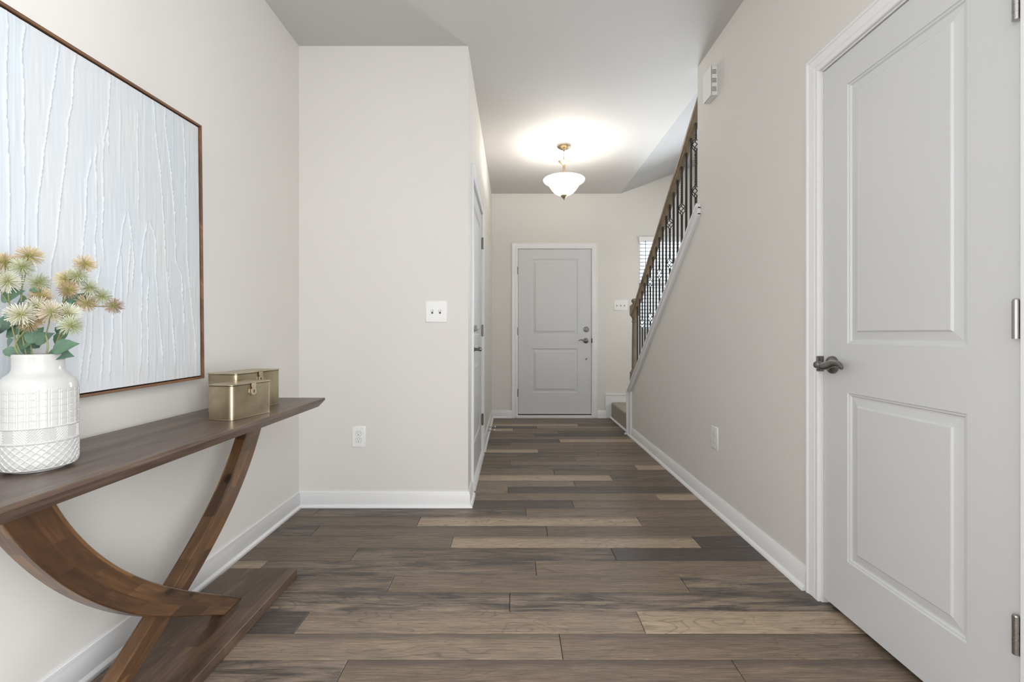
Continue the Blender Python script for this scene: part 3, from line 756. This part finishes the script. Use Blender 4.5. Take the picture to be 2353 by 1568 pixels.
# ================================================================ CONSOLE TABLE
TC = 1.4255; TH = .7295
ct = empty('console_table', (-1.06, TC, 0), 'long dark wood console table with crossed curved legs by the left wall', 'table')
x0, x1, ya, yb = -1.234, -.886, 2*TC-2.143, 2.143
vs = []
for (dx, dy, z) in ((.018, .030, TH-.037), (.003, .004, TH-.014), (0, 0, TH-.011), (0, 0, TH-.0015), (.0015, .0015, TH)):
    vs += [(x0+dx, ya+dy, z), (x1-dx, ya+dy, z), (x1-dx, yb-dy, z), (x0+dx, yb-dy, z)]
fs = [(0, 3, 2, 1)]+[(4*j+i, 4*j+(i+1) % 4, 4*j+4+(i+1) % 4, 4*j+4+i) for j in range(4) for i in range(4)]+[(16, 17, 18, 19)]
obj('table_top', MB().add(vs, fs), M['top'], ct, smooth=False)
obj('base_board', MB().box(-1.203, -.917, 2*TC-1.934, 1.934, 0, .038), M['base'], ct, .003)
LOW = [(.880, .7), (.918, .649), (.951, .588), (.979, .533), (1.018, .475), (1.064, .423), (1.121, .366), (1.182, .312), (1.248, .262), (1.366, .186), (1.480, .1135), (1.596, .041)]
UPP = [(.992, .7), (1.028, .649), (1.057, .591), (1.0996, .522), (1.144, .459), (1.203, .401), (1.267, .3456), (1.339, .2956), (1.4376, .225), (1.575, .1315), (1.703, .0425)]
def resample(pts, n):
    p = np.array(pts, float); d = np.r_[0, np.cumsum(np.hypot(*np.diff(p, axis=0).T))]
    # smooth through a low-order polynomial of the arc length
    t = np.linspace(0, d[-1], n); cx = np.polyfit(d/d[-1], p[:, 0], 4); cz = np.polyfit(d/d[-1], p[:, 1], 4)
    return np.c_[np.polyval(cx, t/d[-1]), np.polyval(cz, t/d[-1])]
def clip_end(pts):
    d = resample(pts, 400); k = int(np.argmax(d[:, 1] < .0375)); d = d[:k+1]
    i = np.linspace(0, k, nA); return np.c_[np.interp(i, range(k+1), d[:, 0]), np.interp(i, range(k+1), d[:, 1])]
nA = 40; lo_ = clip_end(LOW+[(1.70, -.022)]); up_ = clip_end(UPP+[(1.83, -.045)])
lo_[-1, 1] = up_[-1, 1] = .0375; lo_[0, 1] = up_[0, 1] = TH-.036
def arc(mirror, xf, xb):
    mb = MB(); L = 0; prev = None; us = []
    for i in range(nA):
        m = (lo_[i]+up_[i])/2
        if prev is not None: L += float(np.hypot(*(m-prev)))
        prev = m; us.append(L)
    def yy(y): return 2*TC-y if mirror else y
    ring = lambda i: [(xf, yy(lo_[i, 0]), lo_[i, 1]), (xf, yy(up_[i, 0]), up_[i, 1]), (xb, yy(up_[i, 0]), up_[i, 1]), (xb, yy(lo_[i, 0]), lo_[i, 1])]
    vs = []; fs = []; uvs = []
    for i in range(nA): vs += ring(i)
    W = .105; D = .043; seq = [0, W, W+D, 2*W+D, 2*W+2*D]; off = .9 if mirror else 0
    for i in range(nA-1):
        for k in range(4):
            fs.append((4*i+k, 4*i+(k+1) % 4, 4*i+4+(k+1) % 4, 4*i+4+k))
            uvs.append([(us[i]+off, seq[k]), (us[i]+off, seq[k+1]), (us[i+1]+off, seq[k+1]), (us[i+1]+off, seq[k])])
    fs += [(0, 1, 2, 3), (4*nA-4, 4*nA-3, 4*nA-2, 4*nA-1)]; uvs += [[(0, 0), (0, W), (D, W), (D, 0)]]*2
    mb.add(vs, fs, uvs)
    return mb
obj('curved_leg', arc(False, -1.020, -1.064), M['arc'], ct, .003, ang=25)
obj('curved_leg', arc(True, -1.066, -1.108), M['arc'], ct, .003, ang=25)

# ================================================================ PAINTING
Yf, hf = 1050*1.215/717, EYE+478*1.215/717
dd = Vector((math.sin(math.radians(1.31)), math.cos(math.radians(1.31)), .0152)).normalized()   # near -> far
nn = Vector((dd.y, -dd.x, 0)).normalized(); uu = nn.cross(dd).normalized()
if uu.z < 0: uu = -uu
O = Vector((-1.215, Yf, hf))          # far top outer front corner
PWd, PHt = 1.12, .985; FD = .036; FT = .008
def pl(a, b, n=0): return O-dd*a-uu*b+nn*n     # a = distance from far edge towards viewer, b = below top
pr = empty('wall_painting', pl(PWd/2, PHt, -FD), 'large white textured abstract painting in a thin wooden frame on the left wall', 'painting')
def bar(a0, a1, b0, b1, n0, n1):
    vs = [pl(a, b, n) for n in (n0, n1) for b in (b0, b1) for a in (a0, a1)]
    return MB().add(vs, [(0,2,3,1),(4,5,7,6),(0,1,5,4),(2,6,7,3),(0,4,6,2),(1,3,7,5)])
for q in ((0, PWd, 0, FT), (0, PWd, PHt-FT, PHt), (0, FT, FT, PHt-FT), (PWd-FT, PWd, FT, PHt-FT)):
    obj('frame_bar', bar(q[0], q[1], q[2], q[3], -FD, 0), M['frame'], pr, .0008)
obj('frame_back', bar(FT, PWd-FT, FT, PHt-FT, -FD, -FD+.004), M['dark'], pr, smooth=False)
def pix_to_plane(px, py):
    d = Vector(((px-CX)/F, 1, (CY-py)/F)); o = Vector((0, 0, EYE)); t = (O-nn*.006-o).dot(nn)/d.dot(nn)
    q = o+d*t-O; return (-q.dot(dd), -q.dot(uu))
RID = [[(16,18),(16,82),(13,153),(17,214),(16,265),(18,321),(20,411),(20,560),(18,640),(20,760)],
 [(59,51),(50,122),(53,204),(55,265),(54,320),(55,411),(55,560),(50,700),(46,860)],
 [(135,98),(129,153),(120,204),(111,286),(105,320),(93,411),(87,446),(84,560),(86,626),(80,760)],
 [(175,122),(167,169),(164,235),(157,282),(155,320),(146,411),(134,500),(130,545),(120,600),(113,662),(108,780)],
 [(257,173),(251,224),(247,284),(238,320),(238,331),(235,402),(237,464),(235,525),(238,600),(237,612)],
 [(209,357),(199,413),(197,474),(191,545),(188,586),(184,640)],
 [(225,331),(219,372),(221,433),(222,494),(218,545),(220,600),(225,634)],
 [(248,286),(250,362)], [(316,250),(317,382),(319,494)],
 [(353,231),(356,280),(362,341),(370,406),(376,494),(380,600),(388,700)],
 [(380,245),(380,280),(389,357),(393,394),(401,474),(405,600),(418,634),(424,775)],
 [(420,275),(421,280),(425,362),(427,453),(431,600),(437,667),(448,775),(452,850)],
 [(290,482),(282,515),(278,560),(268,612),(262,677),(260,732),(255,807),(253,883)],
 [(295,484),(303,545),(309,600),(304,680)],
 [(341,504),(329,557),(325,600),(326,688),(325,758),(322,862)],
 [(345,506),(357,545),(359,600),(357,623),(366,732),(377,851)],
 [(278,580),(281,667),(279,753),(285,862)], [(231,612),(223,641),(225,732)],
 [(201,719),(190,808),(183,894)], [(212,714),(209,775),(201,890)],
 [(385,612),(396,732),(405,862)], [(344,634),(338,688),(340,797),(342,873)],
 [(300,545),(296,620),(292,700)], [(238,720),(236,820),(232,880)], [(-20,150),(-30,400),(-24,700)], [(-70,100),(-66,420),(-80,800)]]
na, nb = 560, 400
A = np.linspace(FT+.004, PWd-FT-.004, na); B = np.linspace(FT+.004, PHt-FT-.004, nb)
AA, BB = np.meshgrid(A, B)
Hh = np.zeros_like(AA)
def smooth_noise(n, k, amp):
    x = rng.randn(n+2*k); ker = np.hanning(k); ker /= ker.sum(); y = np.convolve(x, ker, 'same')[k:k+n]; return amp*y/ (y.std()+1e-9)
for r in RID:
    q = np.array([pix_to_plane(*p) for p in r]); o_ = np.argsort(q[:, 1]); q = q[o_]
    b0, b1 = q[0, 1], q[-1, 1]
    ac = np.interp(B, q[:, 1], q[:, 0])+smooth_noise(nb, 18, .0003)+smooth_noise(nb, 50, .0009)
    m = np.clip((B-b0)/.02, 0, 1)*np.clip((b1-B)/.05, 0, 1)
    amp = m*(.0022+np.abs(smooth_noise(nb, 10, .0007)))
    D_ = AA-ac[:, None]     # >0 : towards viewer (left of ridge)
    Hh += amp[:, None]*np.exp(-(D_/.0026)**2)
    Hh += (m*.0013)[:, None]*np.where(D_ > 0, np.exp(-D_/.030), -0.6*np.exp(D_/.012))
fine = np.stack([smooth_noise(nb, 60, 1) for _ in range(na//4+1)], 1).repeat(4, 1)[:, :na]
Hh += .00022*fine
for _ in range(26):           # faint palette-knife verticals
    a_ = rng.uniform(0, PWd); c_ = rng.uniform(.1, .9); l_ = rng.uniform(.1, .3)
    Hh += .0007*np.exp(-((AA-a_-.02*(BB-c_))/.0022)**2)*np.exp(-((BB-c_)/l_)**4)
Oa = np.array(O); da = np.array(dd); ua = np.array(uu); na_ = np.array(nn)
V = (Oa[None, None]-AA[..., None]*da-BB[..., None]*ua+(Hh[..., None]-.007)*na_).reshape(-1, 3)
idx = np.arange(na*nb).reshape(nb, na)
Q = np.stack([idx[:-1, :-1], idx[:-1, 1:], idx[1:, 1:], idx[1:, :-1]], -1).reshape(-1, 4)
def np_mesh(name, V, Q, mat):
    me = bpy.data.meshes.new(name); me.vertices.add(len(V)); me.vertices.foreach_set('co', V.astype(np.float32).ravel())
    me.loops.add(Q.size); me.loops.foreach_set('vertex_index', Q.astype(np.int32).ravel())
    me.polygons.add(len(Q)); me.polygons.foreach_set('loop_start', np.arange(0, Q.size, 4, dtype=np.int32))
    me.polygons.foreach_set('use_smooth', np.ones(len(Q), bool)); me.update(calc_edges=True); me.validate(); me.materials.append(mat)
    return me
link('canvas', np_mesh('canvas', V, Q, M['canvas']), None, pr)

# ================================================================ VASE
vx, vy, vz = -1.060, 1.020, TH
va = empty('vase', (vx, vy, vz), 'white glazed ceramic vase with embossed geometric bands on the console table', 'vase')
R0 = .0655
prof = [(.0, .0045), (.052, .0045), (.058, .0055), (.062, .009), (.0648, .016), (R0, .022), (R0, .180), (.0645, .190), (.061, .199), (.054, .207), (.047, .213), (.0435, .219), (.0425, .225), (.0425, .247), (.0435, .252), (.0425, .2555), (.040, .2550), (.0385, .250), (.0385, .20), (.05, .18), (.05, .10)]
nT = 560; zs_ = []; rs_ = []
zz = [p[1] for p in prof]; rr = [p[0] for p in prof]
# dense rows through the relief zone
dens = [(r, z) for r, z in prof if z < .020][:4]
rows = list(zip([p[0] for p in prof[:4]], [p[1] for p in prof[:4]]))
rz = np.linspace(.0095, .186, 420); rr_out = np.interp(rz, [.009, .016, .022, .180, .190], [.062, .0648, R0, R0, .0645])
rows += list(zip(rr_out, rz)); rows += prof[7:]
TH_ = np.linspace(0, 2*PI, nT, endpoint=False)
Vv = np.zeros((len(rows), nT, 3))
for j, (r, z) in enumerate(rows):
    d = np.zeros(nT)
    if .0095 < z < .187 and 3 < j < 424:
        s = TH_*R0
        if z > .098:          # grid band
            pitch = 2*PI*R0/24; u = (s+pitch/2) % pitch-pitch/2
            rowp = .0148; v_ = (z-.098+.0070) % rowp-rowp/2 if z < .178 else .01
            gv = -np.exp(-((np.abs(u)-.0020)/.0006)**2)*.0010
            gh = -math.exp(-((abs(v_)-.0008)/.0005)**2)*.0006
            star = -.0010*np.exp(-((np.abs(np.abs(u)-abs(v_)))/.0006)**2)*np.exp(-((u**2+v_**2)/(.0042**2)))
            d = np.minimum(np.minimum(gv, gh), star)+.0007*np.exp(-((u**2+v_**2)/(.0016**2)))
            if z > .176: d = gv*max(0, 1-(z-.176)/.006)
        elif z > .066:        # chevrons
            pitch = 2*PI*R0/9; u = np.abs((s % pitch)-pitch/2)
            v_ = (z-.066)/(.032)
            ph_ = (z-.066)-u*1.15
            d = -.0011*(.5+.5*np.cos(2*PI*ph_/.0058))*(1 if .05 < v_ < .95 else 0)
        else:                 # diamond lattice
            pitch = 2*PI*R0/26
            a_ = (s+(z-.016)*1.05) % pitch-pitch/2; b_ = (s-(z-.016)*1.05) % pitch-pitch/2
            d = .0012*np.maximum(np.exp(-(a_/.0011)**2), np.exp(-(b_/.0011)**2))-.0008
        for zb in (.066, .098):
            d = d*(1-math.exp(-((z-zb)/.0018)**2))+.0010*math.exp(-((z-zb)/.0014)**2)
    d = d*1.5
    Vv[j, :, 0] = vx+(r+d)*np.cos(TH_); Vv[j, :, 1] = vy+(r+d)*np.sin(TH_); Vv[j, :, 2] = vz+z
idx = np.arange(len(rows)*nT).reshape(len(rows), nT); nx = np.roll(idx, -1, 1)
Q = np.stack([idx[:-1], nx[:-1], nx[1:], idx[1:]], -1).reshape(-1, 4)
link('body', np_mesh('vase_body', Vv.reshape(-1, 3), Q, M['ceramic']), None, va)
obj('foot_ring', MB().lathe([(.044, 0), (.046, .001), (.046, .0055), (.042, .0055), (.041, .0)], (vx, vy, vz), seg=48), M['ceramic'], va)

# ================================================================ FLOWERS
def bristle_mesh(seed, n=170, R=.0205):
    r_ = np.random.RandomState(seed); mb = MB()
    for i in range(n):
        z = 1-2*(i+.5)/n; a = i*2.39996+r_.uniform(-.2, .2); s = math.sqrt(max(0, 1-z*z))
        d = Vector((s*math.cos(a), s*math.sin(a), z)); L = R*r_.uniform(.82, 1.12)
        side = d.cross(Vector((.3, .5, .8))).normalized()*(L*r_.uniform(-.16, .16))
        p0 = d*.002; p1 = d*L*.55+side*.35; p2 = d*L+side
        mb.tube([p0, p1, p2], [.0004, .00052, .00052], 3, cap=True)
    mb.lathe([(0, -.003), (.003, 0), (0, .003)], seg=8, cap=False)
    me = bpy.data.meshes.new('flower_head'); me.from_pydata(mb.v, [], mb.f); me.materials.append(M['flower']); return me
HM = [bristle_mesh(s) for s in (1, 2, 3)]
def leaf_mesh(seed, L=.05, W=.016):
    r_ = random.Random(seed); mb = MB(); n = 10; vs = []; fs = []
    for i in range(n+1):
        t = i/n; w_ = W*math.sin(PI*min(1, t*1.02)**.8)*(1+.10*(i % 2)); y = L*t; z = -.25*L*t*t
        vs += [(-w_, y, z+.25*w_), (0, y, z), (w_, y, z+.25*w_)]
    for i in range(n):
        a = 3*i; fs += [(a, a+1, a+4, a+3), (a+1, a+2, a+5, a+4)]
    m = len(vs); vs += [(x, y, z-.0005) for x, y, z in vs]; fs += [tuple(k+m for k in f[::-1]) for f in fs]
    me = bpy.data.meshes.new('leaf'); me.from_pydata(vs, [], fs); me.polygons.foreach_set('use_smooth', [True]*len(me.polygons)); me.materials.append(M['leaf']); return me
LM = [leaf_mesh(1), leaf_mesh(2, .045, .012), leaf_mesh(3, .055, .019)]
CT = {'tan': (208, 184, 148), 'org': (206, 178, 138), 'grn': (196, 200, 176), 'crm': (222, 219, 202), 'brn': (176, 146, 112), 'pnk': (214, 198, 180), 'yel': (214, 198, 154), 'mau': (172, 148, 130)}
def P3(px, py, dy): return P(px, py, vy+dy)
SPR = [  # label, base offset angle, junction(px,py,dy), heads [(px,py,dy,colour,scale)], leaves [(px,py,dy, dirx, diry(px), mesh)]
 ('flower stem with a tan bristle head at the top left of the bouquet', (50, 664, .0), [(68, 589, .01, 'tan', 1.1), (51, 614, -.01, 'grn', 1.0)], [(62, 688, .0, -32, 6, 2), (70, 812, .01, -60, -14, 1)]),
 ('flower stem with orange-tan and cream heads at the left picture edge', (22, 700, -.02), [(11, 603, .0, 'org', 1.0), (17, 647, -.03, 'crm', 1.12), (-22, 628, .0, 'grn', 1.0)], [(2, 690, -.01, 40, -26, 2), (6, 745, -.02, -30, 20, 2), (10, 720, .02, 30, 6, 1)]),
 ('flower stem with pale green and tan heads in the middle of the bouquet', (62, 700, .02), [(88, 650, .03, 'grn', 1.0), (93, 681, .02, 'org', .98), (88, 706, .0, 'crm', 1.05)], [(66, 668, .0, 20, -2, 1), (64, 790, .0, 30, -40, 2)]),
 ('flower stem with a large white cream head front left in the bouquet', (41, 780, -.03), [(48, 724, -.05, 'crm', 1.15), (66, 742, -.03, 'brn', .9), (80, 731, -.01, 'org', .95)], [(30, 780, -.02, -30, 22, 1), (6, 806, -.03, 46, 6, 2), (14, 770, 0, 40, -24, 0), (-14, 760, 0, 42, -26, 2), (34, 800, 0, 40, -24, 2)]),
 ('flower stem with a pinkish cream head above the vase rim', (105, 770, -.01), [(118, 718, -.03, 'pnk', 1.12)], [(80, 790, .0, 34, -26, 2), (66, 780, .01, -2, -45, 2), (90, 800, .02, -34, -22, 0)]),
 ('flower stem with two cream green heads right above the vase rim', (130, 785, .0), [(155, 720, -.01, 'crm', 1.1), (163, 748, -.02, 'grn', 1.0)], [(120, 806, -.01, 60, -26, 0), (125, 790, .02, 32, -38, 1), (110, 812, .0, 55, 2, 2)]),
 ('tall flower stem with four tan heads right of the bouquet centre', (142, 705, .03), [(195, 607, .05, 'org', .95), (152, 643, .03, 'yel', 1.05), (178, 634, .04, 'grn', .95), (157, 666, .02, 'brn', .9)], [(150, 712, .03, 12, -20, 1), (158, 712, .05, 46, -50, 0), (140, 745, .03, -6, 40, 1)]),
 ('arching flower stem reaching farthest right with a mauve end head', (165, 700, .06), [(205, 662, .06, 'grn', .92), (233, 682, .08, 'grn', .95), (199, 697, .06, 'tan', .95), (261, 703, .09, 'mau', .92)], [(160, 700, .06, 26, -10, 1)]),
]
def curve(p0, c, p1, n=8):
    return [p0*(1-t)**2+c*2*t*(1-t)+p1*t*t for t in [i/n for i in range(n+1)]]
for si, (lab, J, heads, leaves) in enumerate(SPR):
    a = si*2*PI/8; root_p = Vector((vx+.006*math.cos(a), vy+.006*math.sin(a), vz+.03))
    jp = P3(*J)
    rim = Vector((vx, vy, vz+.25)); hz_ = Vector((jp.x-vx, jp.y-vy, 0)); hz_ = hz_*(min(.028, hz_.length)/max(hz_.length, 1e-6)); rim += hz_
    fs_ = empty('flower_stem', root_p, lab, 'flower', 'artificial flowers in the vase')
    mb = MB(); mb.tube(curve(root_p, rim*.5+root_p*.5, rim, 4)+curve(rim, rim+Vector((hz_.x*.6, hz_.y*.6, .3*(jp.z-rim.z)+.01)), jp)[1:], .0016, 6)
    for (px, py, dy, cc, sc) in heads:
        hp = P3(px, py, dy); mid = jp*.5+hp*.5+Vector((0, 0, -.006)); mb.tube(curve(jp, mid, hp, 5), .0012, 5)
    obj('stem', mb, M['stem'], fs_)
    for k, (px, py, dy, cc, sc) in enumerate(heads):
        o = bpy.data.objects.new('flower_head', HM[(si+k) % 3]); COL.objects.link(o); o.parent = fs_
        o.matrix_parent_inverse = Matrix.Translation(-fs_.location); o.location = P3(px, py, dy); o.scale = (sc*1.1,)*3
        o.rotation_euler = (random.uniform(-1, 1), random.uniform(-1, 1), random.uniform(0, 6)); o.color = tuple(.84*q for q in lin(CT[cc]))+(1,)
    for (px, py, dy, ex, ey, mi) in leaves:
        p = P3(px, py, dy); q = P3(px+ex, py+ey, dy+random.uniform(-.012, .012)); d = q-p; L = d.length
        z = Vector((.45, -.75, .5)); x = d.cross(z).normalized(); z = x.cross(d).normalized()
        Rm = Matrix((tuple(x)+(0,), tuple(d.normalized())+(0,), tuple(z)+(0,), (0, 0, 0, 1))).transposed()
        o = bpy.data.objects.new('leaf', LM[mi]); COL.objects.link(o); o.parent = fs_; o.matrix_parent_inverse = Matrix.Translation(-fs_.location)
        sc = max(.55, min(1.1, L/.055)); o.matrix_basis = Matrix.Translation(p) @ Rm @ Matrix.Diagonal((sc, sc, sc, 1))

# ================================================================ BRASS BOXES
def rrect(w_, l, r, n=6):
    pts = []
    for cx, cy, a0 in ((w_/2-r, l/2-r, 0), (-w_/2+r, l/2-r, 90), (-w_/2+r, -l/2+r, 180), (w_/2-r, -l/2+r, 270)):
        for k in range(n+1):
            a = math.radians(a0+90*k/n); pts.append((cx+r*math.cos(a), cy+r*math.sin(a)))
    return pts
def brass_box(label, cx, cy, rot, w_, l, h, r=.018, cs=1.0):
    root = empty('brass_box', (cx, cy, TH), label, 'box')
    X = Matrix.Translation((cx, cy, TH)) @ Matrix.Rotation(rot, 4, 'Z')
    obj('body', MB(X).prism(rrect(w_, l, r), 'z', .0012, h-.006), M['brass'], root, ang=30)
    obj('bottom_rim', MB(X).prism(rrect(w_+.003, l+.003, r), 'z', 0, .003), M['brass'], root, .0008, ang=30)
    obj('lid_seam', MB(X).prism(rrect(w_-.002, l-.002, r), 'z', h-.0062, h-.0042), M['dark'], root, smooth=False)
    obj('lid', MB(X).prism(rrect(w_+.004, l+.004, r+.001), 'z', h-.0045, h), M['brass'], root, .0016, ang=30, seg=3)
    # hasp and lock plate on the +x long side
    xs = w_/2; k = cs
    hp = MB(X); hp.prism([(-.010*k, h-.001), (.010*k, h-.001), (.010*k, h-.015*k), (.007*k, h-.017*k), (.007*k, h-.020*k), (.012*k, h-.023*k), (.013*k, h-.034*k), (.010*k, h-.041*k), (.005*k, h-.044*k), (-.005*k, h-.044*k), (-.010*k, h-.041*k), (-.013*k, h-.034*k), (-.012*k, h-.023*k), (-.007*k, h-.020*k), (-.007*k, h-.017*k), (-.010*k, h-.015*k)], 'x', xs+.0045, xs+.0060)
    hs = obj('hasp', hp, M['clasp'], root, .0004)
    obj('hasp_top', MB(X).box(xs-.008, xs+.0060, -.010*k, .010*k, h, h+.0012), M['clasp'], root, .0004)
    obj('keyhole', MB(X).box(xs+.0058, xs+.0066, -.0018*k, .0018*k, h-.037*k, h-.026*k), M['dark'], hs, smooth=False)
    obj('lock_plate', MB(X).prism([(-.017*k, h-.022*k), (.010*k, h-.022*k), (.012*k, h-.036*k), (.004*k, h-.044*k), (-.010*k, h-.043*k), (-.018*k, h-.036*k)], 'x', xs, xs+.002), M['clasp'], root, .0004)
brass_box('larger brass tin box with clasp at the back of the console table', -1.091, 1.858, math.radians(-10), .130, .250, .149)
brass_box('smaller brass tin box with clasp in front of the larger one', -1.000, 1.672, math.radians(-13), .104, .188, .123)
print('planks', pn, 'tris', sum(len(m.polygons) for m in bpy.data.meshes))
